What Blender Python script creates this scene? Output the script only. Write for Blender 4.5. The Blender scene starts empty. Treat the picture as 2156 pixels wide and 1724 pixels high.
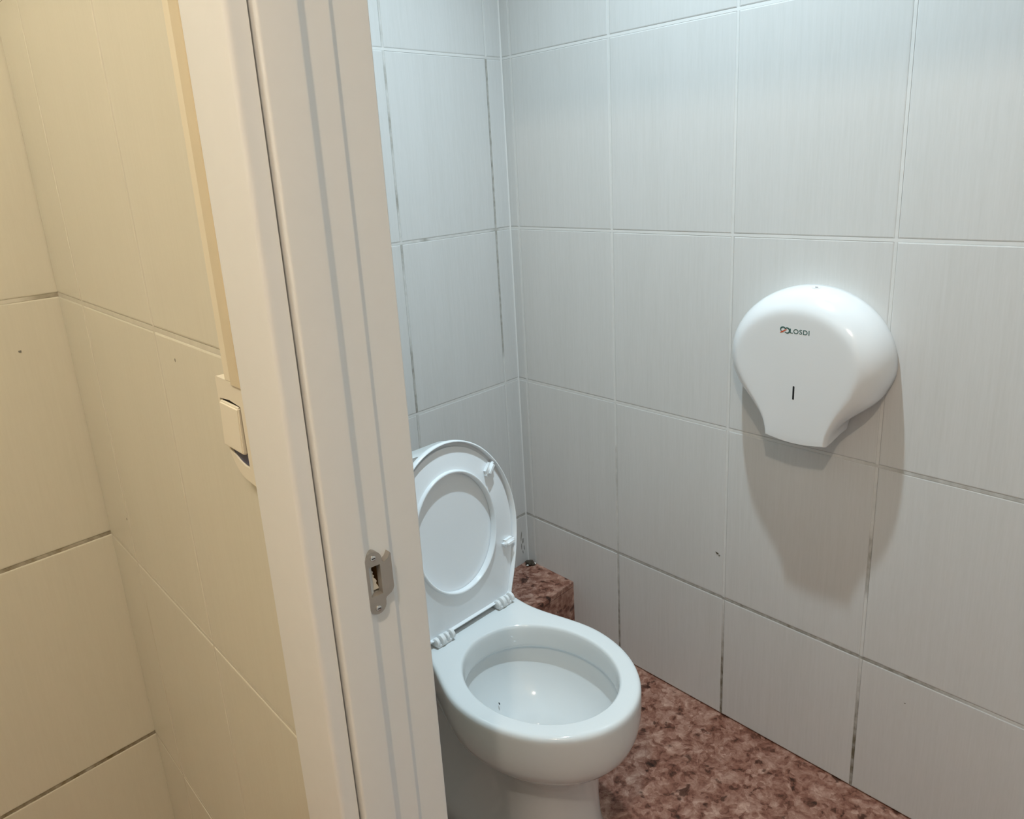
import bpy, bmesh, math, random
from mathutils import Matrix, Vector
C = bpy.context.scene.collection
scene = bpy.context.scene
random.seed(7)

# ------------------------------------------------------------------ camera, world, lights, exposure
cam_d = bpy.data.cameras.new('camera')
cam = bpy.data.objects.new('camera', cam_d); C.objects.link(cam)
cam_d.sensor_fit = 'HORIZONTAL'; cam_d.sensor_width = 36.0
cam_d.lens = 1681.19 / 2156 * 36.0
cam_d.clip_start = 0.02
cam.matrix_world = (Matrix.Translation((-1.35129, -1.60325, 1.26306)) @ Matrix.Rotation(-0.68941, 4, 'Z')
                    @ Matrix.Rotation(1.27306, 4, 'X') @ Matrix.Rotation(-0.05794, 4, 'Z'))
scene.camera = cam

world = bpy.data.worlds.new('world'); scene.world = world; world.use_nodes = True
world.node_tree.nodes['Background'].inputs[0].default_value = (1, 0.95, 0.9, 1)
world.node_tree.nodes['Background'].inputs[1].default_value = 0.0

def lamp(name, kind, loc, energy, color, size):
    d = bpy.data.lights.new(name, kind); d.energy = energy; d.color = color
    if kind == 'AREA':
        d.shape = 'DISK'; d.size = size
    else:
        d.shadow_soft_size = size
    o = bpy.data.objects.new(name, d); C.objects.link(o); o.location = loc
    return o
lamp('hall_bulb_near', 'POINT', (-1.80, -1.84, 2.46), 35.0, (1.0, 0.85, 0.69), 0.022)     # bulb shining through the doorway
lamp('hall_bulb_far', 'POINT', (-1.85, -0.85, 2.46), 17.5, (1.0, 0.985, 0.87), 0.03)       # bulb nearer the left wall
sl = lamp('stall_downlight', 'SPOT', (-0.46, -0.76, 2.40), 97, (0.705, 0.893, 1.0), 0.024)
sl.data.spot_size = math.radians(126); sl.data.spot_blend = 1.0      # cool downlight over the toilet

vs = scene.view_settings
vs.view_transform = 'Standard'; vs.look = 'None'; vs.gamma = 1.0; vs.use_curve_mapping = False
vs.exposure = 0.0

# ------------------------------------------------------------------ materials
def nodes(name):
    m = bpy.data.materials.new(name); m.use_nodes = True
    nt = m.node_tree; b = nt.nodes['Principled BSDF']
    return m, nt, b
def mat(name, col, rough=0.5, metal=0.0, spec=0.5, coat=0.0, noise=0.0, scale=20.0, bump=0.0):
    m, nt, b = nodes(name)
    b.inputs['Roughness'].default_value = rough; b.inputs['Metallic'].default_value = metal
    b.inputs['Specular IOR Level'].default_value = spec; b.inputs['Coat Weight'].default_value = coat
    b.inputs['Base Color'].default_value = (*col, 1)
    tc = nt.nodes.new('ShaderNodeTexCoord'); nz = nt.nodes.new('ShaderNodeTexNoise')
    nz.inputs['Scale'].default_value = scale; nz.inputs['Detail'].default_value = 4
    nt.links.new(tc.outputs['Object'], nz.inputs['Vector'])
    mx = nt.nodes.new('ShaderNodeMix'); mx.data_type = 'RGBA'
    mx.inputs['A'].default_value = (*[c * (1 - noise) for c in col], 1)
    mx.inputs['B'].default_value = (*[min(1, c * (1 + noise)) for c in col], 1)
    nt.links.new(nz.outputs['Fac'], mx.inputs['Factor']); nt.links.new(mx.outputs['Result'], b.inputs['Base Color'])
    if bump:
        bp = nt.nodes.new('ShaderNodeBump'); bp.inputs['Strength'].default_value = bump; bp.inputs['Distance'].default_value = 0.001
        nt.links.new(nz.outputs['Fac'], bp.inputs['Height']); nt.links.new(bp.outputs['Normal'], b.inputs['Normal'])
    return m

def tile_material(name, light, dark, rough):
    m, nt, b = nodes(name)
    b.inputs['Roughness'].default_value = rough; b.inputs['Specular IOR Level'].default_value = 0.35
    N = nt.nodes.new; L = nt.links.new
    tc = N('ShaderNodeTexCoord'); oi = N('ShaderNodeObjectInfo')
    ad = N('ShaderNodeVectorMath'); ad.operation = 'MULTIPLY_ADD'; ad.inputs[1].default_value = (1, 1, 1)
    sc = N('ShaderNodeVectorMath'); sc.operation = 'SCALE'; sc.inputs[0].default_value = (3.1, 0.7, 5.3); L(oi.outputs['Random'], sc.inputs['Scale'])
    L(tc.outputs['Object'], ad.inputs[0]); L(sc.outputs[0], ad.inputs[2])
    mp = N('ShaderNodeMapping'); mp.inputs['Scale'].default_value = (170, 170, 5); L(ad.outputs[0], mp.inputs['Vector'])
    n1 = N('ShaderNodeTexNoise'); n1.inputs['Scale'].default_value = 1; n1.inputs['Detail'].default_value = 3; L(mp.outputs[0], n1.inputs['Vector'])
    mp2 = N('ShaderNodeMapping'); mp2.inputs['Scale'].default_value = (420, 420, 28); L(ad.outputs[0], mp2.inputs['Vector'])
    n2 = N('ShaderNodeTexNoise'); n2.inputs['Scale'].default_value = 1; n2.inputs['Detail'].default_value = 2; L(mp2.outputs[0], n2.inputs['Vector'])
    mp3 = N('ShaderNodeMapping'); mp3.inputs['Scale'].default_value = (14, 14, 1.5); L(ad.outputs[0], mp3.inputs['Vector'])
    n3 = N('ShaderNodeTexNoise'); n3.inputs['Scale'].default_value = 1; n3.inputs['Detail'].default_value = 2; L(mp3.outputs[0], n3.inputs['Vector'])
    a1 = N('ShaderNodeMath'); a1.operation = 'ADD'; L(n1.outputs['Fac'], a1.inputs[0]); L(n2.outputs['Fac'], a1.inputs[1])
    a2 = N('ShaderNodeMath'); a2.operation = 'ADD'; L(a1.outputs[0], a2.inputs[0]); L(n3.outputs['Fac'], a2.inputs[1])
    mr = N('ShaderNodeMapRange'); mr.inputs['From Min'].default_value = 0.95; mr.inputs['From Max'].default_value = 1.75; L(a2.outputs[0], mr.inputs['Value'])
    mx = N('ShaderNodeMix'); mx.data_type = 'RGBA'; mx.inputs['A'].default_value = (*dark, 1); mx.inputs['B'].default_value = (*light, 1)
    L(mr.outputs['Result'], mx.inputs['Factor'])
    L(mx.outputs['Result'], b.inputs['Base Color'])
    bp = N('ShaderNodeBump'); bp.inputs['Strength'].default_value = 0.12; bp.inputs['Distance'].default_value = 0.0006
    L(a1.outputs[0], bp.inputs['Height']); L(bp.outputs['Normal'], b.inputs['Normal'])
    return m

def grout_material(name, clean, dirty):
    m, nt, b = nodes(name); N = nt.nodes.new; L = nt.links.new
    b.inputs['Roughness'].default_value = 0.75
    at = N('ShaderNodeAttribute'); at.attribute_name = 'dirt'
    tc = N('ShaderNodeTexCoord'); nz = N('ShaderNodeTexNoise'); nz.inputs['Scale'].default_value = 55; nz.inputs['Detail'].default_value = 4
    L(tc.outputs['Object'], nz.inputs['Vector'])
    mr = N('ShaderNodeMapRange'); mr.inputs['From Min'].default_value = 0.3; mr.inputs['From Max'].default_value = 0.65
    mr.inputs['To Min'].default_value = 0.55; mr.inputs['To Max'].default_value = 1.1; L(nz.outputs['Fac'], mr.inputs['Value'])
    mu = N('ShaderNodeMath'); mu.operation = 'MULTIPLY'; mu.use_clamp = True; L(mr.outputs['Result'], mu.inputs[0]); L(at.outputs['Fac'], mu.inputs[1])
    mx = N('ShaderNodeMix'); mx.data_type = 'RGBA'; mx.inputs['A'].default_value = (*clean, 1); mx.inputs['B'].default_value = (*dirty, 1)
    L(mu.outputs[0], mx.inputs['Factor']); L(mx.outputs['Result'], b.inputs['Base Color'])
    return m

def marble_material(name):
    m, nt, b = nodes(name); N = nt.nodes.new; L = nt.links.new
    b.inputs['Roughness'].default_value = 0.28; b.inputs['Specular IOR Level'].default_value = 0.4
    tc = N('ShaderNodeTexCoord')
    wz = N('ShaderNodeTexNoise'); wz.inputs['Scale'].default_value = 22; wz.inputs['Detail'].default_value = 3; L(tc.outputs['Object'], wz.inputs['Vector'])
    wa = N('ShaderNodeVectorMath'); wa.operation = 'MULTIPLY_ADD'; wa.inputs[1].default_value = (0.035, 0.035, 0.035)
    L(wz.outputs['Color'], wa.inputs[0]); L(tc.outputs['Object'], wa.inputs[2])
    vo = N('ShaderNodeTexVoronoi'); vo.inputs['Scale'].default_value = 85; L(wa.outputs[0], vo.inputs['Vector'])
    sep = N('ShaderNodeSeparateColor'); L(vo.outputs['Color'], sep.inputs[0])
    n2 = N('ShaderNodeTexNoise'); n2.inputs['Scale'].default_value = 38; n2.inputs['Detail'].default_value = 8; n2.inputs['Roughness'].default_value = 0.7; L(wa.outputs[0], n2.inputs['Vector'])
    ad = N('ShaderNodeMath'); ad.operation = 'MULTIPLY_ADD'; ad.inputs[1].default_value = 0.17; L(sep.outputs[0], ad.inputs[0]); L(n2.outputs['Fac'], ad.inputs[2])
    cr = N('ShaderNodeValToRGB'); e = cr.color_ramp.elements
    e[0].position = 0.36; e[0].color = (0.038, 0.015, 0.009, 1)
    e[1].position = 0.82; e[1].color = (0.52, 0.33, 0.25, 1)
    for p, c in ((0.43, (0.105, 0.038, 0.023)), (0.51, (0.20, 0.080, 0.052)), (0.60, (0.28, 0.135, 0.095)), (0.70, (0.38, 0.215, 0.16))):
        q = e.new(p); q.color = (*c, 1)
    L(ad.outputs[0], cr.inputs[0])
    n3 = N('ShaderNodeTexNoise'); n3.inputs['Scale'].default_value = 27; n3.inputs['Detail'].default_value = 4; L(wa.outputs[0], n3.inputs['Vector'])
    c3 = N('ShaderNodeValToRGB'); c3.color_ramp.elements[0].position = 0.33; c3.color_ramp.elements[0].color = (0.30, 0.24, 0.21, 1)
    c3.color_ramp.elements[1].position = 0.38; c3.color_ramp.elements[1].color = (1, 1, 1, 1)
    L(n3.outputs['Fac'], c3.inputs[0])
    mx = N('ShaderNodeMix'); mx.data_type = 'RGBA'; mx.blend_type = 'MULTIPLY'; mx.inputs['Factor'].default_value = 1
    L(cr.outputs[0], mx.inputs['A']); L(c3.outputs[0], mx.inputs['B']); L(mx.outputs['Result'], b.inputs['Base Color'])
    return m

M = {}
M['tile_white'] = tile_material('white_streaked_tile', (0.685, 0.675, 0.66), (0.645, 0.635, 0.615), 0.24)
M['tile_cream'] = tile_material('cream_streaked_tile', (0.74, 0.715, 0.60), (0.71, 0.685, 0.57), 0.28)
M['grout'] = grout_material('white_grout', (0.77, 0.76, 0.74), (0.15, 0.125, 0.08))
M['grout_cream'] = grout_material('cream_grout', (0.75, 0.725, 0.62), (0.17, 0.13, 0.06))
M['marble'] = marble_material('red_brown_marble')
M['paint'] = mat('white_lacquer', (0.85, 0.87, 0.88), 0.38, noise=0.015, scale=60)
M['plaster'] = mat('plaster', (0.72, 0.70, 0.66), 0.8, noise=0.03)
M['plaster_white'] = mat('white_plaster', (0.70, 0.70, 0.69), 0.8, noise=0.02)
M['plaster_warm'] = mat('warm_plaster', (0.42, 0.37, 0.28), 0.8, noise=0.03)
M['ceramic'] = mat('glazed_ceramic', (0.73, 0.755, 0.76), 0.07, spec=0.5, noise=0.008, scale=8)
M['seat'] = mat('seat_plastic', (0.87, 0.89, 0.91), 0.22, noise=0.008, scale=8)
M['hinge'] = mat('hinge_plastic', (0.82, 0.83, 0.83), 0.18, noise=0.01)
M['abs'] = mat('dispenser_plastic', (0.80, 0.80, 0.80), 0.16, noise=0.008, scale=8)
M['steel'] = mat('brushed_steel', (0.42, 0.395, 0.365), 0.42, metal=0.5, noise=0.12, scale=90)
M['screw'] = mat('bright_screw', (0.75, 0.73, 0.70), 0.25, metal=0.95)
M['wood'] = mat('raw_splintered_wood', (0.30, 0.17, 0.07), 0.85, noise=0.55, scale=160, bump=0.8)
M['chipped'] = mat('chipped_white_edge', (0.70, 0.68, 0.62), 0.8, noise=0.15, scale=120, bump=0.6)
M['switch'] = mat('ivory_switch_plastic', (0.84, 0.79, 0.66), 0.32, noise=0.01)
M['trunking'] = mat('ivory_trunking_plastic', (0.84, 0.77, 0.60), 0.40, noise=0.03, scale=40)
M['trunking_cover'] = mat('darker_trunking_cover', (0.70, 0.61, 0.43), 0.40, noise=0.04, scale=40)  # darker, yellower tone than the channel, making the trunking two-tone
M['black'] = mat('black_plastic', (0.012, 0.010, 0.010), 0.5)
M['blue'] = mat('dark_blue_plastic', (0.022, 0.028, 0.085), 0.4)
M['logo_green'] = mat('dark_green_print', (0.045, 0.115, 0.10), 0.4)
M['logo_orange'] = mat('orange_print', (0.55, 0.075, 0.02), 0.4)
M['stain'] = mat('brown_stain', (0.10, 0.085, 0.06), 0.7, noise=0.3, scale=200)
M['mould'] = mat('grey_mould', (0.20, 0.19, 0.16), 0.8, noise=0.4, scale=200)
M['debris'] = mat('dark_debris', (0.06, 0.045, 0.03), 0.9, noise=0.6, scale=150)
M['debris_white'] = mat('white_crumb', (0.7, 0.68, 0.62), 0.8)
mw, nt, bw = nodes('water')
bw.inputs['Base Color'].default_value = (0.96, 0.985, 0.99, 1); bw.inputs['Roughness'].default_value = 0.0
bw.inputs['Transmission Weight'].default_value = 1.0; bw.inputs['IOR'].default_value = 1.33
M['water'] = mw

# ------------------------------------------------------------------ helpers
def link(name, me, material, parent=None, matrix=None):
    o = bpy.data.objects.new(name, me); C.objects.link(o)
    if material is not None and len(me.materials) == 0: me.materials.append(material)
    if parent: o.parent = parent
    if matrix is not None: o.matrix_local = matrix
    return o
def mesh_of(name, verts, faces, smooth=None):
    me = bpy.data.meshes.new(name); me.from_pydata([tuple(v) for v in verts], [], faces)
    bm = bmesh.new(); bm.from_mesh(me); bmesh.ops.recalc_face_normals(bm, faces=bm.faces); bm.to_mesh(me); bm.free()
    if smooth is not None:
        me.polygons.foreach_set('use_smooth', [True] * len(me.polygons)); me.set_sharp_from_angle(angle=math.radians(smooth))
    return me
def boxes(*bs):
    V = []; F = []
    for (x0, x1, y0, y1, z0, z1) in bs:
        n = len(V); V += [(x, y, z) for x in (x0, x1) for y in (y0, y1) for z in (z0, z1)]
        F += [tuple(n + i for i in f) for f in ((0, 1, 3, 2), (4, 6, 7, 5), (0, 4, 5, 1), (2, 3, 7, 6), (0, 2, 6, 4), (1, 5, 7, 3))]
    return V, F
def box_obj(name, bs, material, parent=None, bevel=0.0, matrix=None, seg=2):
    V, F = boxes(*bs); me = mesh_of(name, V, F)
    if bevel:
        bm = bmesh.new(); bm.from_mesh(me)
        bmesh.ops.bevel(bm, geom=list(bm.edges), offset=bevel, segments=seg, affect='EDGES', profile=0.5)
        bm.to_mesh(me); bm.free()
        me.polygons.foreach_set('use_smooth', [True] * len(me.polygons)); me.set_sharp_from_angle(angle=math.radians(40))
    return link(name, me, material, parent, matrix)
def thing(name, label, cat, loc=(0, 0, 0), rotz=0.0):
    o = bpy.data.objects.new(name, None); C.objects.link(o); o.empty_display_size = 0.05
    o.location = loc; o.rotation_euler = (0, 0, rotz); o['label'] = label; o['category'] = cat
    return o
def struct(o, label):
    o['kind'] = 'structure'; o['label'] = label; o['category'] = o.name.split('_')[0]
    return o
def round_poly(pts, n=4):
    """pts: (x, y, radius) -> polygon with rounded corners"""
    out = []
    k = len(pts)
    for i in range(k):
        p = Vector(pts[i][:2]); r = pts[i][2] if len(pts[i]) > 2 else 0
        if r <= 0: out.append((p.x, p.y)); continue
        a = (Vector(pts[i - 1][:2]) - p).normalized(); c = (Vector(pts[(i + 1) % k][:2]) - p).normalized()
        p0 = p + a * r; p2 = p + c * r
        for j in range(n + 1):
            t = j / n; q = p0 * (1 - t) ** 2 + p * 2 * t * (1 - t) + p2 * t * t
            out.append((q.x, q.y))
    return out
def prism(name, poly, z0, z1, smooth=50):
    n = len(poly); V = [(x, y, z0) for x, y in poly] + [(x, y, z1) for x, y in poly]
    F = [tuple(range(n)), tuple(range(n, 2 * n))] + [(i, (i + 1) % n, n + (i + 1) % n, n + i) for i in range(n)]
    return mesh_of(name, V, F, smooth)
def loft(name, rings, cap0=True, cap1=True, smooth=40, closed=True):
    n = len(rings[0]); V = [p for r in rings for p in r]; F = []
    for k in range(len(rings) - 1):
        for i in range(n):
            j = (i + 1) % n; F.append((k * n + i, k * n + j, (k + 1) * n + j, (k + 1) * n + i))
    if cap0: F.append(tuple(range(n)))
    if cap1: F.append(tuple((len(rings) - 1) * n + i for i in range(n)))
    return mesh_of(name, V, F, smooth)
def plate(name, outer, holes, d0, d1, mapf, smooth=40):
    """flat plate with holes: 2D outlines, thickness d0..d1, mapf(u,v,d) -> xyz"""
    bm = bmesh.new(); es = []
    for loop in [outer] + holes:
        vs_ = [bm.verts.new((u, v, 0)) for u, v in loop]
        es += [bm.edges.new((vs_[i], vs_[(i + 1) % len(vs_)])) for i in range(len(vs_))]
    bmesh.ops.triangle_fill(bm, edges=es, use_beauty=True, use_dissolve=False)
    r = bmesh.ops.extrude_face_region(bm, geom=list(bm.faces))
    top = {v for v in r['geom'] if isinstance(v, bmesh.types.BMVert)}
    for v in bm.verts: v.co = Vector(mapf(v.co.x, v.co.y, d1 if v in top else d0))
    bmesh.ops.recalc_face_normals(bm, faces=bm.faces)
    me = bpy.data.meshes.new(name); bm.to_mesh(me); bm.free()
    me.polygons.foreach_set('use_smooth', [True] * len(me.polygons)); me.set_sharp_from_angle(angle=math.radians(smooth))
    return me
def tube(path, r, n=8):
    rings = []
    for i, p in enumerate(path):
        p = Vector(p); a = Vector(path[max(0, i - 1)]); b = Vector(path[min(len(path) - 1, i + 1)])
        t = (b - a).normalized(); u = t.orthogonal().normalized(); v = t.cross(u)
        rings.append([p + r * (math.cos(2 * math.pi * k / n) * u + math.sin(2 * math.pi * k / n) * v) for k in range(n)])
    return rings

# ------------------------------------------------------------------ tiled walls
# local frame of a wall: X to the right as one faces it, Z up, Y into the wall; Y = 0 is the tile face
TB = 0.1517
def frame(origin, udir):
    u = Vector((udir[0], udir[1], 0)).normalized(); z = Vector((0, 0, 1)); y = z.cross(u)
    m = Matrix.Identity(4)
    for r in range(3):
        m[r][0] = u[r]; m[r][1] = y[r]; m[r][2] = z[r]; m[r][3] = origin[r]
    return m
J = 0.0056          # joint width
tile_cache = {}
def tile_mesh(w, h, material):
    key = (round(w, 4), round(h, 4), material.name)
    if key in tile_cache: return tile_cache[key]
    V = []; F = []
    for ins, y in ((0, 0.0045), (0, 0.0013), (0.0007, 0.0004), (0.0024, 0.0)):
        V += [(ins, y, ins), (w - ins, y, ins), (w - ins, y, h - ins), (ins, y, h - ins)]
    for k in range(3):
        for i in range(4):
            j = (i + 1) % 4; F.append((4 * k + i, 4 * k + j, 4 * k + 4 + j, 4 * k + 4 + i))
    F += [(12, 13, 14, 15), (3, 2, 1, 0)]
    me = mesh_of('tile', V, F); me.materials.append(material); tile_cache[key] = me
    return me
def tile_wall(wall, us, zs, material, grout, dirt):
    for i in range(len(us) - 1):
        for k in range(len(zs) - 1):
            w = us[i + 1] - us[i] - J; h = zs[k + 1] - zs[k] - J
            o = link('tile', tile_mesh(w, h, material), None, wall)
            o.location = (us[i] + J / 2, random.uniform(0, 0.0003), zs[k] + J / 2)
            o.rotation_euler = (random.uniform(-.0008, .0008), 0, random.uniform(-.0008, .0008))
    V = []; F = []; D = []
    def strip(a0, a1, c, horiz):
        n = max(1, int(abs(a1 - a0) / 0.02)); base = len(V)
        for s in range(n + 1):
            a = a0 + (a1 - a0) * s / n
            for off, y in ((-J / 2, 0.0044), (-J / 2, 0.0006), (J / 2, 0.0006), (J / 2, 0.0044)):
                p = (a, y, c + off) if horiz else (c + off, y, a)
                V.append(p); D.append(dirt(p[0], p[2], horiz))
        for s in range(n):
            for q in range(4):
                r = (q + 1) % 4; F.append((base + 4 * s + q, base + 4 * s + r, base + 4 * s + 4 + r, base + 4 * s + 4 + q))
    for z in zs[1:-1]: strip(us[0], us[-1], z, True)
    for u in us[1:-1]:
        for k in range(len(zs) - 1): strip(zs[k] + J / 2, zs[k + 1] - J / 2, u, False)
    me = mesh_of('grout', V, F)
    at = me.attributes.new('dirt', 'FLOAT', 'POINT'); at.data.foreach_set('value', D)
    g = link('grout', me, grout, wall)
    return g
W, H = 0.31769, 0.4
ZS = [0.0, 0.3074, 0.7074, 1.1074, 1.5074, 1.9074, 2.3074, 2.50]
def seg(v, a, b, s): return s if a <= v <= b else 0.0
def ramp(v, a, b): return max(0.0, min(1.0, (v - a) / (b - a)))

CEIL = 2.50
fl = struct(box_obj('floor', [(-2.85, 0.15, -2.45, 0.2, -0.12, 0.0)], M['marble']), 'red brown speckled marble floor of the toilet room')
ce = struct(box_obj('ceiling', [(-2.85, 0.15, -2.45, 0.2, CEIL, CEIL + 0.1)], M['plaster']), 'plain white ceiling above the stall and hall')

# right wall (dispenser wall): plane x = 0
wr = struct(box_obj('wall_right', [(0.0, 2.4, 0.0045, 0.12, 0, CEIL)], M['plaster']), 'white tiled wall on the right carrying the paper dispenser')
wr.matrix_world = frame((0, 0, 0), (0, -1))
def dirt_right(u, z, hz):
    if hz:
        if z < 0.4: return (0.55 + 0.2 * ramp(u, .3, .8)) * (1 - .72 * ramp(u, 1.08, 1.22))
        if z < 0.8: return 0.12 + 0.35 * ramp(u, .9, 1.05)
        if z < 1.2: return 0.05
        return 0.0
    j = round((u - .0341) / W)
    d = {0: 0.15, 1: 0.75, 2: 0.95, 3: 0.95, 4: .6}.get(j, .3)
    f = max(.10, d * ramp(-z, -.34 if j != 1 else -.5, -.12))
    if j == 3: f = max(f, seg(z, .44, .58, .55))
    if j == 1: f = max(f, seg(z, .42, .60, .30))
    if j == 3 and z > .27: f = max(f, .12)
    return f
tile_wall(wr, [.0003 - J / 2] + [.0341 + W * i for i in range(8)], ZS, M['tile_white'], M['grout'], dirt_right)

# stall back wall, slightly skewed
wb = struct(box_obj('wall_back', [(-1.045, 0.10, 0.0045, 0.12, 0, CEIL)], M['plaster']), 'pale tiled wall behind the toilet with dirty joints')
wb.matrix_world = frame((0, 0, 0), (1, TB))
def dirt_back(u, z, hz):
    if hz:
        if z < .4: return .6
        if z < .8: return .12
        if z < 1.2: return .6 if -.072 < u < -.045 or -.115 < u < -.10 or -.32 < u < -.30 else .22
        return .2 if u > -.06 else 0.05
    if u > -.1: return 0.62 if .79 < z < 1.06 or 1.11 < z < 1.51 else (.6 if z > 1.06 and z < 1.11 else .12)
    if u > -.5:
        return .62 if (.71 < z < .86 or 1.06 < z < 1.105 or 1.19 < z < 1.22 or 1.30 < z < 1.39 or 1.43 < z < 1.47) else .3
    return .2
tile_wall(wb, [-.0543 - W * i for i in range(4, 0, -1)][1:] + [-.0543, J / 2 - .0003], ZS, M['tile_white'], M['grout'], dirt_back)

# partition between hall and stall, with the doorway
XW = -1.096; YL = -0.2198
DY0, DY1, DZ = -1.034, -1.694, 2.03       # clear opening of the door frame
wp = box_obj('wall_partition', [(XW + .0045, -0.999, -0.985, 0.15, 0, CEIL), (XW + .0045, -0.999, -2.45, DY1 - .049, 0, CEIL),
                                (XW + .0045, -0.999, DY1 - .049, -0.985, DZ + .049, CEIL)], M['plaster_warm'])
struct(wp, 'cream tiled hall wall carrying the light switch beside the door frame')
swf = frame((XW, YL, 0), (0, -1))
sub = lambda zs, o: zs
ZL = [0.0, 0.3115, 0.7115, 1.1115, 1.5115, 1.9115, 2.3115, 2.50]
def tile_wall_at(wall, fr, *a):
    """tiles on a face of a wall whose own origin is elsewhere"""
    before = set(wall.children); tile_wall(wall, *a)
    for o in wall.children:
        if o not in before: o.matrix_local = wall.matrix_world.inverted() @ fr @ o.matrix_basis
tile_wall_at(wp, swf, [.0003 - J / 2, .1464, .1464 + .3146, .7224], ZL, M['tile_cream'], M['grout_cream'],
             lambda u, z, hz: (.16 if hz else .10))
# hall left wall
wl = struct(box_obj('wall_left', [(-1.75, 0.002, 0.0045, 0.10, 0, CEIL)], M['plaster_warm']), 'cream tiled hall wall at the far left with dark joints')
wl.matrix_world = frame((XW, YL, 0), (1, TB))
tile_wall(wl, [-1.4, -1.12, -.80, -.48, J / 2 + .0038], ZL, M['tile_cream'], M['grout_cream'],
          lambda u, z, hz: ((.9 if z < .5 else .72 if z < 1 else .06 + .7 * ramp(u, -.06, -.01)) if hz else .3))
# grout beads in the inner corners
def bead(wall, u0, du, dv, material):
    me = prism('corner_joint', [(u0, 0.001), (u0 + du, -.0002), (u0 + .002 * (1 if du > 0 else -1), -.0016), (u0 - .0008, -dv)], 0, CEIL - .001); link('corner_joint', me, material, wall)
bead(wr, -.0004, .0036, .0030, M['grout'])
# unseen sides of the hall and stall
struct(box_obj('wall_entrance', [(-2.85, -2.75, -2.45, 0.2, 0, CEIL)], M['plaster_warm']), 'plain cream wall at the far side of the hall')
struct(box_obj('wall_front', [(-0.998, 0.004, -1.92, -1.82, 0, CEIL)], M['plaster_white']), 'plain white wall closing the near end of the stall')
struct(box_obj('wall_hall', [(-2.75, -1.0, -2.45, -2.35, 0, CEIL)], M['plaster_warm']), 'plain cream wall closing the near end of the hall')

# marble ledge boxed in along the back wall
tr = struct(box_obj('trim_1', [(-1.03, -0.030, -0.168, -0.002, 0, 0.144)], M['plaster']), 'low red marble ledge boxed in along the back wall')
tr.matrix_world = frame((0, 0, 0), (1, TB))
BW = .1835
box_obj('marble_panel', [(-1.03, 0.0245, -BW, 0.0, 0.146, 0.160)], M['marble'], tr, bevel=0.001, seg=1)
box_obj('marble_panel', [(-1.03, 0.0275, -BW + .0005, -BW + .0145, 0.0, 0.1455)], M['marble'], tr, bevel=0.001, seg=1)
box_obj('joint', [(0.0215, 0.0275, -BW - .001, -BW + .003, 0.0, 0.1605)], M['grout'], tr)

# ------------------------------------------------------------------ door frame
door = thing('door_1', 'white lacquered door frame with stepped jamb and steel strike plate', 'door', (-1.0885, -1.034, 0))
del door['category']; door['kind'] = 'structure'; door['category'] = 'door'
DO = Matrix.Translation((1.0885, 1.034, 0))
PX0, PX1, PY = -1.0500, -1.0405, -1.001     # mortise behind the strike plate
SZ0, SZ1 = 0.9030, 0.9312
def jamb_poly(notch):
    p = [(-1.0885, -.987), (-1.0885, -1.034, .0025), (-1.0570, -1.034, .0012), (-1.0480, -1.0270, .0012)]
    if notch: p += [(PX0, -1.0270), (PX0, PY), (PX1, PY), (PX1, -1.0270)]
    p += [(-1.0280, -1.0270, .001), (-1.0220, -1.0215, .001), (-0.9905, -1.0215, .002), (-0.9905, -.987)]
    return round_poly(p)
def jamb_mesh():
    V = []; F = []
    for (z0, z1, nt_) in ((0.0, SZ0, False), (SZ0, SZ1, True), (SZ1, DZ + .0475, False)):
        me = prism('j', jamb_poly(nt_), z0, z1); n = len(V)
        V += [v.co.copy() for v in me.vertices]; F += [tuple(n + i for i in p.vertices) for p in me.polygons]
        bpy.data.meshes.remove(me)
    me = mesh_of('jamb', V, F, 30); me.materials.append(M['paint']); me.materials.append(M['wood'])
    for p in me.polygons:                      # raw wood inside the mortise
        c = p.center
        if PX0 - .0002 < c.x < PX1 + .0002 and SZ0 - .0002 < c.z < SZ1 + .0002 and c.y > -1.0265: p.material_index = 1
    return me
def flip(poly): return [(x, DY0 + DY1 - y) for x, y in poly][::-1]
casing_poly = round_poly([(-1.0964, -.9428), (-1.1080, -.9428, .003), (-1.1080, -1.0262, .0055), (-1.0911, -1.0262), (-1.0911, -.9850), (-1.0964, -.9850)], 6)
for nm, me in (('jamb', jamb_mesh()), ('jamb', prism('jamb', flip(jamb_poly(False)), 0, DZ + .0475)),
               ('casing', prism('casing', casing_poly, 0, DZ + .091)), ('casing', prism('casing', flip(casing_poly), 0, DZ + .091))):
    o = link(nm, me, M['paint'], door); o.matrix_local = DO
inner_casing = round_poly([(-.9988, -.995), (-.9988, -.915), (-.9870, -.915, .003), (-.9870, -.995, .003)])
for pl in (inner_casing, flip(inner_casing)):
    o = link('casing', prism('casing', pl, 0, DZ + .10), M['paint'], door); o.matrix_local = DO
# head: same sections laid across the top (x, offset) -> (x, z)
def head(name, poly, y0, y1):
    n = len(poly); V = [(x, y0, DZ + (y + 1.034)) for x, y in poly] + [(x, y1, DZ + (y + 1.034)) for x, y in poly]
    F = [tuple(range(n)), tuple(range(n, 2 * n))] + [(i, (i + 1) % n, n + (i + 1) % n, n + i) for i in range(n)]
    o = link(name, mesh_of(name, V, F, 40), M['paint'], door); o.matrix_local = DO
head('head', jamb_poly(False), DY1 + .0005, DY0 - .0005)
head('casing', casing_poly, DY1 + .0005 - .0075, DY0 + .007)
head('casing', inner_casing, DY1 - .038, DY0 + .038)

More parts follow.
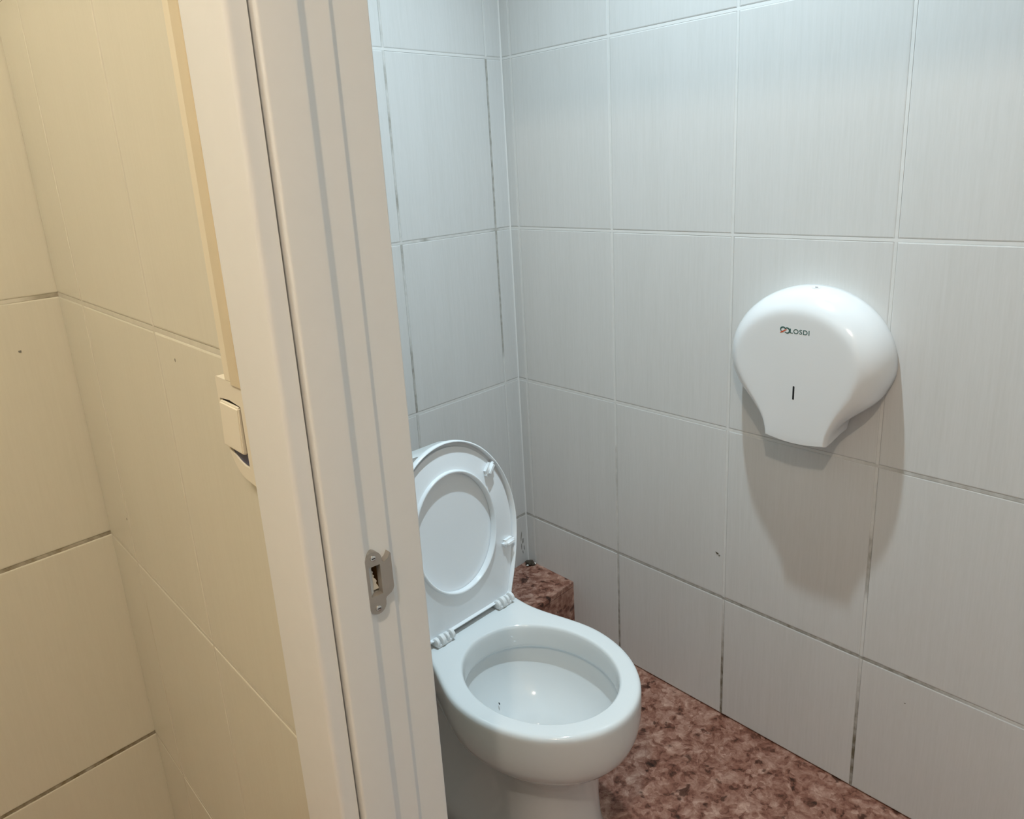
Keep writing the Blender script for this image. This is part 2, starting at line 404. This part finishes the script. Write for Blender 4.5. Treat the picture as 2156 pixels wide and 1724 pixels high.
# strike plate on the rebate face y = -1.0245, seen from -y; u = x, v = z
SY = -1.0325
zs_ = lambda v: .9160 + (v - .933) * 1.05
sp_map = lambda u, v, d: (u, SY - d, zs_(v))
def arc(cx, cz, r, a0, a1, n=8): return [(cx + r * math.cos(math.radians(a0 + (a1 - a0) * i / n)), cz + r * math.sin(math.radians(a0 + (a1 - a0) * i / n))) for i in range(n + 1)]
cx = -1.0492; rw = .0085
outer = arc(cx, .9535, rw, 180, 0, 12) + [(cx + rw, .9510), (cx + rw + .0020, .9495), (-1.0345, .9520), (-1.0318, .9562), (-1.0312, .9550)] \
    + [(-1.0312, .9240), (-1.0322, .9215), (-1.0345, .9192), (cx + rw + .001, .9170), (cx + rw, .9150)] + arc(cx, .9125, rw, 0, -180, 12)
hole = [(cx - .0052, .9215), (cx + .0062, .9215), (cx + .0062, .9490), (cx - .0052, .9490)]
sp = link('strike_plate', plate('strike_plate', outer, [hole], -.0056, 0.0014, sp_map, 30), M['steel'], door); sp.matrix_local = DO
sp['label'] = 'worn grey steel strike plate'
for zc in (zs_(.9565), zs_(.9096)):
    rings = [[(cx + r * math.cos(t * math.pi / 6), SY - d, zc + r * math.sin(t * math.pi / 6)) for t in range(12)] for r, d in ((.0030, .0013), (.0027, .0022), (.0016, .0025))]
    s = link('screw', loft('screw', rings, smooth=50), M['screw'], sp)
    box_obj('screw_slot', [(cx - .0017, cx + .0017, SY - .0027, SY - .0024, zc - .0004, zc + .0004)], M['black'], sp)
# rough wood at the bottom of the mortise and the chipped paint left in its opening
rnd = random.Random(3)
V = []; n = 9; m_ = 22
for i in range(n + 1):
    for k in range(m_ + 1):
        V.append((PX0 + (PX1 - PX0) * i / n, PY - .0008 - abs(rnd.gauss(0, .0025)), SZ0 + (SZ1 - SZ0) * k / m_))
F = [(i * (m_ + 1) + k, (i + 1) * (m_ + 1) + k, (i + 1) * (m_ + 1) + k + 1, i * (m_ + 1) + k + 1) for i in range(n) for k in range(m_)]
link('mortise_wood', mesh_of('mortise_wood', V, F), M['wood'], sp)
ragged = [(PX0 + .0002, .9232)] + [(PX0 + w_, z_) for w_, z_ in ((.0075, .9236), (.0066, .9262), (.0050, .9290), (.0060, .9310), (.0046, .9335), (.0030, .9350), (.0040, .9368), (.0024, .9385), (.0033, .9402), (.0016, .9425), (.0022, .9446), (.0004, .9470))] + [(PX0 + .0002, .9470)]
link('paint_chip', plate('paint_chip', ragged, [], -.0155, -.006, sp_map, 20), M['chipped'], sp)

# ------------------------------------------------------------------ light switch and cable trunking on the partition
swo = thing('light_switch', 'ivory surface light switch with rocker half hidden behind door casing', 'switch', (XW, -0.91, 1.06))
SL = Matrix.Translation((-XW, 0.91, -1.067))
YA, YB = -.8800, -.9415
def sw_map(u, v, d): return (XW - d, u, v)
base_pl = round_poly([(YA, 1.1000, .002), (YA, 1.052, .012), (YA - .004, 1.030, .016), (YA - .028, 1.008, .014), (YB + .002, 1.0065), (YB, 1.0065), (YB, 1.1000)], 6)
ap = [(-.8835, 1.0795), (-.8835, 1.040), (-.8900, 1.0310), (-.9070, 1.0245), (-.9205, 1.0215), (-.9310, 1.0215), (-.9310, 1.0795), (-.907, 1.0815)]
o = link('housing', plate('housing', base_pl, [], 0.0005, .0068, sw_map, 30), M['switch'], swo, SL)
o = link('cover', plate('cover', base_pl, [ap], .0068, .0098, sw_map, 30), M['switch'], swo, SL)
link('rocker_gap', plate('rocker_gap', [(u, v) for u, v in round_poly([(*a, 0) for a in ap])], [], .0066, .0072, sw_map, 30), M['black'], swo, SL)
link('indicator', plate('indicator', [(-.8900, 1.0335), (-.8960, 1.0275), (-.9090, 1.0235), (-.9205, 1.0222), (-.9302, 1.0222), (-.9302, 1.0335)], [], .0073, .0082, sw_map, 30), M['blue'], swo, SL)
# tilted rocker: top edge sunk, bottom edge proud
rk = [(XW - d, u, v) for u in (-.8838, -.9268) for (v, d) in ((1.0785, .0075), (1.0768, .0112), (1.0345, .0128), (1.0330, .0075))]
F = [(0, 1, 2, 3), (4, 7, 6, 5), (0, 4, 5, 1), (1, 5, 6, 2), (2, 6, 7, 3), (3, 7, 4, 0)]
me = mesh_of('rocker', rk, F); bm = bmesh.new(); bm.from_mesh(me)
bmesh.ops.bevel(bm, geom=list(bm.edges), offset=.0012, segments=2, affect='EDGES'); bm.to_mesh(me); bm.free()
link('rocker', me, M['switch'], swo, SL)

trk = thing('cable_trunking', 'ivory plastic cable trunking running down the wall to the switch', 'trunking', (XW, -0.913, 1.10))
TL = Matrix.Translation((-XW, 0.913, -1.10))
body = round_poly([(XW - .0005, -.9040), (XW - .0100, -.9040, .0012), (XW - .0100, -.9195, .0005), (XW - .0080, -.9197), (XW - .0080, -.9250), (XW - .0005, -.9250)])
me = prism('channel', body, 1.0935, CEIL); link('channel', me, M['trunking'], trk, TL)
cov = round_poly([(XW - .0081, -.9200), (XW - .0112, -.9200, .0012), (XW - .0112, -.9405, .0016), (XW - .0015, -.9405), (XW - .0015, -.9390), (XW - .0081, -.9390)])
me = prism('cover', cov, 1.0915, CEIL); link('cover', me, M['trunking_cover'], trk, TL)

# ------------------------------------------------------------------ toilet
TO = Vector((-0.537, -0.456, 0)); TPHI = math.radians(-2.5)
toilet = thing('toilet', 'white ceramic toilet with raised seat and lid standing against the back wall', 'toilet', TO, TPHI)
# local: X right, front is -Y.  outline functions give (b, a) with a forward
def outline(hw, af, ac, hb, ab, n=56, rb=.02):
    """dense closed outline: front half ellipse, sides narrowing to hb, straight back at ab"""
    P = []
    for i in range(n + 1):
        t = math.pi * i / n; P.append((hw * math.cos(t), ac + (af - ac) * math.sin(t)))
    m = 24; L_ = []
    for i in range(1, m + 1):
        s = i / m; a = ac + (ab + rb - ac) * s; q = min(1, (ac - a) / max(1e-6, ac - 0.0))
        L_.append((hw - (hw - hb) * (q * q * (3 - 2 * q)), a))
    for i in range(1, 5):
        t = math.pi / 2 * i / 4; L_.append((L_[m - 1][0] - rb * (1 - math.cos(t)), ab + rb - rb * math.sin(t)))
    left = [(-b, a) for b, a in L_]
    return P + left + [(b, a) for b, a in L_[::-1]]
def polar(P, c, angs):
    out = []
    n = len(P)
    for t in angs:
        d = (math.cos(t), math.sin(t)); best = None
        for i in range(n):
            x1, y1 = P[i][0] - c[0], P[i][1] - c[1]; x2, y2 = P[(i + 1) % n][0] - c[0], P[(i + 1) % n][1] - c[1]
            ex, ey = x2 - x1, y2 - y1; den = d[0] * ey - d[1] * ex
            if abs(den) < 1e-12: continue
            r = (x1 * ey - y1 * ex) / den; s = (x1 * d[1] - y1 * d[0]) / den
            if r > 0 and -1e-9 <= s <= 1 + 1e-9 and (best is None or r > best): best = r
        out.append((c[0] + best * d[0], c[1] + best * d[1]))
    return out
CA = .205
NA = 120
angs = [2 * math.pi * i / NA for i in range(NA)]
corner = math.atan2(-.200 - CA, .115)
angs = sorted(angs + [corner - .02, corner, corner + .02, math.pi - corner - .02 + 0, math.pi - corner, math.pi - corner + .02], key=lambda t: t % (2 * math.pi))
def ring(hw, af, ac, hb, ab, z, rb=.02):
    return [(b, -a, z) for b, a in polar(outline(hw, af, ac, hb, ab, rb=rb), (0, min(CA, af - .06)), angs)]
def ell(hw, hl, z, ac=CA):
    out = []
    for t in angs:
        c, sn = math.cos(t), math.sin(t); r = 1 / math.sqrt((c / hw) ** 2 + (sn / hl) ** 2); out.append((r * c, -(ac + r * sn), z))
    return out
ZR = 0.39
R_ = []
# inside of the bowl, from the sump up
R_ += [ell(.022, .024, .165, .195), ell(.040, .043, .172, .195), ell(.046, .050, .192, .195), ell(.051, .056, .212, .196), ell(.060, .066, .2215, .198), ell(.078, .090, .2320, .202), ell(.100, .117, .2480, .205), ell(.120, .139, .2730),
       ell(.131, .156, .305), ell(.1365, .163, .331), ell(.1365, .163, .338), ell(.1295, .1560, .3410), ell(.1275, .1540, .3435), ell(.1272, .1535, .349),
       ell(.1282, .1546, .374), ell(.1290, .1556, .3835), ell(.1305, .1572, .3876), ell(.1328, .1594, .3896), ell(.1350, .1615, .3900)]
# flat rim top and outer skin, going down
for ins, z in ((.0130, .3900), (.0095, .3898), (.0050, .3890), (.0020, .3864), (.0004, .3815), (0, .374), (.0, .350), (.0015, .330), (.005, .310), (.0125, .292), (.0245, .277), (.040, .2655), (.052, .2580), (.0605, .2520)):
    R_.append(ring(.169 - ins, .402 - ins, .190, .127 - ins * .6, -.20 + ins * .3, z))
for hw, af, hb, ab, z in ((.1000, .3360, .092, -.190, .244), (.0915, .327, .087, -.188, .232), (.0855, .318, .085, -.186, .215), (.0860, .313, .087, -.186, .14), (.090, .314, .096, -.186, .085), (.097, .318, .108, -.186, .052), (.103, .321, .116, -.186, .034), (.105, .323, .119, -.186, .012), (.105, .323, .119, -.186, .0)):
    R_.append(ring(hw, af, .225, hb, ab, z, rb=.03))
link('bowl', loft('bowl', R_, True, True, 75), M['ceramic'], toilet)
wat = [(.0472 * math.cos(2 * math.pi * i / 40), -(.1953 + .0512 * math.sin(2 * math.pi * i / 40)), .1965) for i in range(40)]
link('water', mesh_of('water', wat, [tuple(range(40))], 30), M['water'], toilet)

# cistern, seat and lid sit turned a little against the bowl
SKEW = math.radians(10.0)
RS = Matrix.Rotation(SKEW, 4, 'Z')
def rr_ring(hw, y0, y1, r, z, n=6):
    return [(x, y, z) for x, y in round_poly([(-hw, y0, r), (hw, y0, r), (hw, y1, r), (-hw, y1, r)], n)]
RC = [rr_ring(hw, .080 + i_, .184 - i_ * .3, .028, z) for hw, i_, z in ((.104, .012, .388), (.110, .006, .40), (.118, .002, .46), (.126, 0, .67), (.126, 0, .678))]
link('cistern', loft('cistern', RC, True, True, 40), M['ceramic'], toilet, RS)
RL = [rr_ring(hw, .0745 + i_, .187 - i_, .03, z) for hw, i_, z in ((.128, .003, .6785), (.131, 0, .682), (.131, 0, .700), (.129, .002, .706), (.123, .008, .710))]
link('cistern_lid', loft('cistern_lid', RL, True, True, 40), M['ceramic'], toilet, RS)
RB = [[(.022 * f * math.cos(t * math.pi / 12), .117 + .022 * f * math.sin(t * math.pi / 12), z) for t in range(24)] for f, z in ((1, .7095), (1, .7135), (.9, .7145))]
link('flush_button', loft('flush_button', RB, True, True, 40), M['screw'], toilet, RS)

# lid plane: X right, Z up along the lid, Y back (away from the viewer)
TH = math.radians(-7.0)
ML = RS @ Matrix.Translation((-.002, 0.006, ZR + .011)) @ Matrix.Rotation(TH, 4, 'X')
def lid_outline(hb, hm, zm, top, z0, r=.012, n=28):
    P = []
    for i in range(n * 2 + 1):
        t = math.pi * i / (2 * n); P.append((hm * math.cos(t), zm + (top - zm) * math.sin(t)))
    m = 12; L_ = []
    for i in range(1, m + 1):
        s = i / m; z = zm + (z0 + r - zm) * s; q = s
        L_.append((hm - (hm - hb) * q ** 1.7, z))
    for i in range(1, 4):
        t = math.pi / 2 * i / 3; L_.append((hb - r * (1 - math.cos(t)), z0 + r - r * math.sin(t)))
    return P + [(-b, z) for b, z in L_] + [(b, z) for b, z in L_[::-1]]
def lo(ins, y, topx=0.0):
    return [(b, y, z) for b, z in lid_outline(.120 - ins, .166 - ins, .172, .366 - ins - topx, .0 + ins)]
LR = [lo(.030, .0065), lo(.0052, .0065), lo(.0042, .0055), lo(.0038, -.0064), lo(.0028, -.0078), lo(.0013, -.0076), lo(0, -.0056), lo(0.0, .0035), lo(.003, .0085), lo(.012, .0115), lo(.05, .0125)]
# the dish faces the viewer, its rim stands round the seat
link('toilet_lid', loft('toilet_lid', LR, True, True, 50), M['seat'], toilet, ML)
HZ = .1835
def so(ins, y):
    P = lid_outline(.1155 - ins, .1560 - ins, .172, .3535 - ins, .003 + ins)
    return [(b, y, z) for b, z in polar(P, (0, HZ), SA)]
SA = [2 * math.pi * i / 128 for i in range(128)]
hole_ = lambda e, y: [((.1030 + e) * math.cos(t), y, HZ + (.1180 + e) * math.sin(t)) for t in SA]
SR = [so(.002, .0064), so(0, .0055), so(.0003, .0006), so(.0022, 0), hole_(.0080, 0), hole_(.0062, -.0008), hole_(.0054, -.0062), hole_(.0040, -.0076), hole_(.0016, -.0074), hole_(.0002, -.0058), hole_(0, .0055), hole_(.0015, .0064)]
n = len(SA); V = [p for r in SR for p in r]; F = []
for k in range(len(SR)):
    k2 = (k + 1) % len(SR)
    for i in range(n): F.append((k * n + i, k * n + (i + 1) % n, k2 * n + (i + 1) % n, k2 * n + i))
seat = link('seat', mesh_of('seat', V, F, 55), M['seat'], toilet, ML)
def bumper(bx, bz, ang):
    V_, F_ = boxes((-.0165, .0165, -.0135, -.0002, -.0085, .0085)); me = mesh_of('bumper', V_, F_)
    bm = bmesh.new(); bm.from_mesh(me)
    bmesh.ops.bevel(bm, geom=[e for e in bm.edges if min(v.co.y for v in e.verts) < -.0130], offset=.0062, segments=3, affect='EDGES'); bm.to_mesh(me); bm.free()
    me.polygons.foreach_set('use_smooth', [True] * len(me.polygons)); me.set_sharp_from_angle(angle=math.radians(50))
    link('bumper', me, M['seat'], seat, Matrix.Translation((bx, 0, bz)) @ Matrix.Rotation(-ang, 4, 'Y'))
for bx, bz, ang in ((.1115, .279, math.radians(44)), (.1330, .112, math.radians(4))):
    bumper(bx, bz, ang); bumper(-bx, bz, -ang)
# hinges: two clusters of white plastic knuckles on a rod
for sx in (-1, 1):
    h_ = box_obj('hinge', [(sx * .0855 - .019, sx * .0855 + .019, -.010, .016, ZR + .0003, ZR + .0065)], M['hinge'], toilet, bevel=.0022, matrix=RS)
    for dx, r, l in ((-.017, .0085, .008), (-.004, .0105, .010), (.009, .0085, .007), (.021, .0100, .008)):
        xc = sx * .0855 + dx
        rg = [[(x, -.003 + q * math.cos(t * math.pi / 8), ZR + .0115 + q * math.sin(t * math.pi / 8)) for t in range(16)] for x, q in ((xc - l / 2, r * .8), (xc - l / 2 + .001, r), (xc + l / 2 - .001, r), (xc + l / 2, r * .8))]
        link('knuckle', loft('knuckle', rg, True, True, 35), M['hinge'], h_)
rg = [[(x, .010 + .0026 * math.cos(t * math.pi / 6), ZR + .0065 + .0026 * math.sin(t * math.pi / 6)) for t in range(12)] for x in (-.065, .065)]
link('hinge_rod', loft('hinge_rod', rg, True, True, 35), M['hinge'], toilet, RS)

# little dark fleck in the bowl
fk = [(x * .0042, y * .0017, z * .0012) for x, y, z in [(math.cos(t) * math.cos(p), math.sin(t) * math.cos(p), math.sin(p)) for p in (-1.2, 0, 1.2) for t in [i * math.pi / 4 for i in range(8)]]]
fr_ = [fk[0:8], fk[8:16], fk[16:24]]
fleck = link('fleck', loft('fleck', fr_, True, True, 60), M['black'])
fleck.location = (-.5545, -.5456, .2590); fleck.rotation_euler = (.83, .0, 1.15)
fleck['label'] = 'tiny black fleck stuck to the inside of the toilet bowl'; fleck['category'] = 'debris'

# ------------------------------------------------------------------ jumbo paper dispenser on the right wall
DW = Matrix(wr.matrix_world)
UD, ZD = .858, .894
disp = thing('paper_dispenser', 'white round jumbo toilet paper dispenser mounted on the right wall', 'dispenser', (0, 0, 0))
disp.matrix_world = DW @ Matrix.Translation((UD, 0, ZD))
def d_outline(hw, top, ws, zb, low=.128, n=40):
    P = []
    for i in range(n + 1):                 # upper part from lower right round to lower left
        t = math.radians(-24 + 228 * i / n); sn, c = math.sin(t), math.cos(t)
        P.append((hw * c, (top if sn > 0 else low * hw / .157) * sn))
    def bez(p, m=16):
        o = []
        for k in range(1, m + 1):
            q = k / m; r = 1 - q
            o.append(tuple(r ** 3 * p[0][i] + 3 * r * r * q * p[1][i] + 3 * r * q * q * p[2][i] + q ** 3 * p[3][i] for i in (0, 1)))
        return o
    l0 = P[-1]; k_ = hw / .157
    left = bez((l0, (l0[0] + .013 * k_, l0[1] - .034 * k_), (-ws - .004 * k_, zb + .046), (-ws, zb)))
    bot = [(-ws + 2 * ws * k / 12, zb - .006 * math.sin(math.pi * k / 12)) for k in range(1, 12)]
    right = [(-b_, v) for b_, v in left][::-1]
    return P + left + bot + right
def d_ring(hw, top, ws, zb, d, s=1.0, c=(0, -.02)):
    q_ = min(1.0, d / .06)
    return [(.975 * (c[0] + (u - c[0]) * s) + .0075 * max(0.0, min(1.0, -(v + .03) / .08)), -d, c[1] + (v - c[1]) * s) for u, v in d_outline(hw, top, ws, zb, .096 + .032 * q_)]
SP = .0630
DR = [d_ring(.154, .129, SP, -.128, .0005), d_ring(.157, .132, SP, -.130, .006), d_ring(.1570, .1320, SP, -.132, .020), d_ring(.1560, .1308, SP, -.135, .032),
      d_ring(.1535, .1280, SP, -.138, .043), d_ring(.1495, .1235, SP, -.141, .053), d_ring(.1435, .1170, SP, -.1430, .0620), d_ring(.1365, .1095, SP, -.1445, .0695), d_ring(.1310, .1035, SP, -.145, .0740),
      d_ring(.1265, .0985, .0605, -.145, .0768), d_ring(.1225, .0940, .0598, -.1445, .0784), d_ring(.1190, .0900, .059, -.144, .0791), d_ring(.1190, .0900, .059, -.144, .0795, .97), d_ring(.1190, .0900, .059, -.144, .0796, .90), d_ring(.1190, .0900, .059, -.144, .0796, .5)]
link('cover', loft('cover', DR, True, True, 42), M['abs'], disp)
box_obj('back_plate', [(-.09, .09, -.0006, .0003, -.09, .085)], M['abs'], disp)
slit = round_poly([(-.0018, -.064, .0017), (.0018, -.064, .0017), (.0018, -.0385, .0017), (-.0018, -.0385, .0017)], 5)
link('viewing_slit', plate('viewing_slit', slit, [], .0794, .0798, lambda u, v, d: (u + .004, -d, v - .003), 30), M['black'], disp)
rg = [[(.010 + r * math.cos(t * math.pi / 10), -.030 - .9 * r * math.sin(t * math.pi / 10), z) for t in range(20)] for r, z in ((.0085, .1240), (.0085, .1300), (.0070, .1308), (.0055, .1304))]
lk = link('lock', loft('lock', rg, True, True, 35), M['abs'], disp)
box_obj('keyhole', [(.0075, .0125, -.0312, -.0288, .1303, .1311)], M['black'], lk)

def text_mesh(body, size, name):
    cu = bpy.data.curves.new(name, 'FONT'); cu.body = body; cu.size = size; cu.extrude = .00018; cu.offset = .00012; cu.space_character = 1.12
    ob = bpy.data.objects.new(name, cu); C.objects.link(ob)
    dg = bpy.context.evaluated_depsgraph_get(); me = bpy.data.meshes.new_from_object(ob.evaluated_get(dg)); me.name = name
    bpy.data.objects.remove(ob); return me
tm = text_mesh('LOSDI', .0118, 'logo_text'); xs = [v.co.x for v in tm.vertices]; sx_ = .0375 / (max(xs) - min(xs)); x0_ = min(xs)
for v in tm.vertices: v.co.x = (v.co.x - x0_) * sx_
link('logo_text', tm, M['logo_green'], disp, Matrix.Translation((-.0085, -.0797, .0545)) @ Matrix.Rotation(math.pi / 2, 4, 'X'))
def ribbon(name, pts, w, material, d):
    L_, R2 = [], []
    for i, p in enumerate(pts):
        a = Vector(pts[max(0, i - 1)]); b = Vector(pts[min(len(pts) - 1, i + 1)]); t = (b - a).normalized(); nn = Vector((-t.y, t.x))
        ww = w * (.45 + .55 * math.sin(math.pi * i / (len(pts) - 1)))
        L_.append((p[0] + nn.x * ww, p[1] + nn.y * ww)); R2.append((p[0] - nn.x * ww, p[1] - nn.y * ww))
    k = len(pts); V_ = [(u, -d, v) for u, v in L_ + R2] + [(u, -d - .0003, v) for u, v in L_ + R2]; F_ = []
    for i in range(k - 1):
        F_ += [(i, i + 1, k + i + 1, k + i), (2 * k + i, 3 * k + i, 3 * k + i + 1, 2 * k + i + 1), (i, i + 1, 2 * k + i + 1, 2 * k + i), (k + i, 3 * k + i, 3 * k + i + 1, k + i + 1)]
    link(name, mesh_of(name, V_, F_), material, disp)
lx, lz = -.0185, .0587
ribbon('logo_emblem', [(lx - .0036 + .0050 * math.cos(t), lz + .0010 + .0042 * math.sin(t)) for t in [math.radians(20 + 215 * i / 16) for i in range(17)]], .0013, M['logo_green'], .0796)
ribbon('logo_emblem', [(lx + .0042 + .0050 * math.cos(t), lz - .0002 + .0046 * math.sin(t)) for t in [math.radians(160 - 300 * i / 18) for i in range(19)]], .0014, M['logo_green'], .0796)
ribbon('logo_emblem', [(lx - .0092 + .0125 * q, lz - .0050 + .0016 * math.sin(math.pi * q) + .0068 * q ** 2.2) for q in [i / 16 for i in range(17)]], .0011, M['logo_orange'], .0798)

# ------------------------------------------------------------------ marks on the walls and the crumb in the corner
def splat(name, parent, u, z, su, sz, material, seed, rot=0.0):
    r = random.Random(seed); n = 14
    pts = []
    for i in range(n):
        t = 2 * math.pi * i / n; q = r.uniform(.55, 1.1); a, b = su * q * math.cos(t), sz * q * math.sin(t)
        pts.append((u + a * math.cos(rot) - b * math.sin(rot), z + a * math.sin(rot) + b * math.cos(rot)))
    return link(name, plate(name, pts, [], -.0006, .0003, lambda p, q, d: (p, -d, q), 30), material, parent)
splat('chip_mark', wr, .650, .413, .0048, .0022, M['stain'], 1, -.35)
splat('chip_mark', wr, .656, .409, .0022, .0026, M['mould'], 2)
splat('chip_mark', wr, 1.077, .251, .0020, .0008, M['stain'], 3)
for i, (u, z, a, b) in enumerate(((-.026, .246, .0016, .014), (-.020, .228, .0022, .010), (-.027, .214, .0012, .012), (-.016, .205, .0014, .009), (-.022, .194, .0012, .006))):
    splat('mould_mark', wb, u, z, a, b, M['mould'], 10 + i, .1 * (i - 2))
splat('chip_mark', wl, -.0688, 1.036, .0026, .0026, M['mould'], 21)
for i, (u, z) in enumerate(((.519, 1.085), (.139, .780))):
    o_ = splat('chip_mark', wp, 0, 0, .0011, .0022, M['stain'], 30 + i)
    o_.matrix_local = wp.matrix_world.inverted() @ swf @ Matrix.Translation((u, 0, z))
def lump(name, loc, r, material, seed, parent=None, flat=.6):
    rn = random.Random(seed); bm = bmesh.new(); bmesh.ops.create_icosphere(bm, subdivisions=2, radius=r)
    for v in bm.verts: v.co *= rn.uniform(.7, 1.2); v.co.z *= flat
    me = bpy.data.meshes.new(name); bm.to_mesh(me); bm.free(); o = link(name, me, material, parent); o.location = loc; return o
crumb = thing('plaster_crumb', 'dark crumbly clump with white flecks in the corner on the marble ledge', 'debris', (-.018, -.024, .160))
lump('clump', (0, 0, .006), .0125, M['debris'], 5, crumb); lump('clump', (.004, -.012, .004), .006, M['debris'], 6, crumb)
lump('fleck', (.0095, -.014, .005), .0042, M['debris_white'], 7, crumb); lump('fleck', (-.012, -.006, .004), .0035, M['debris_white'], 8, crumb)
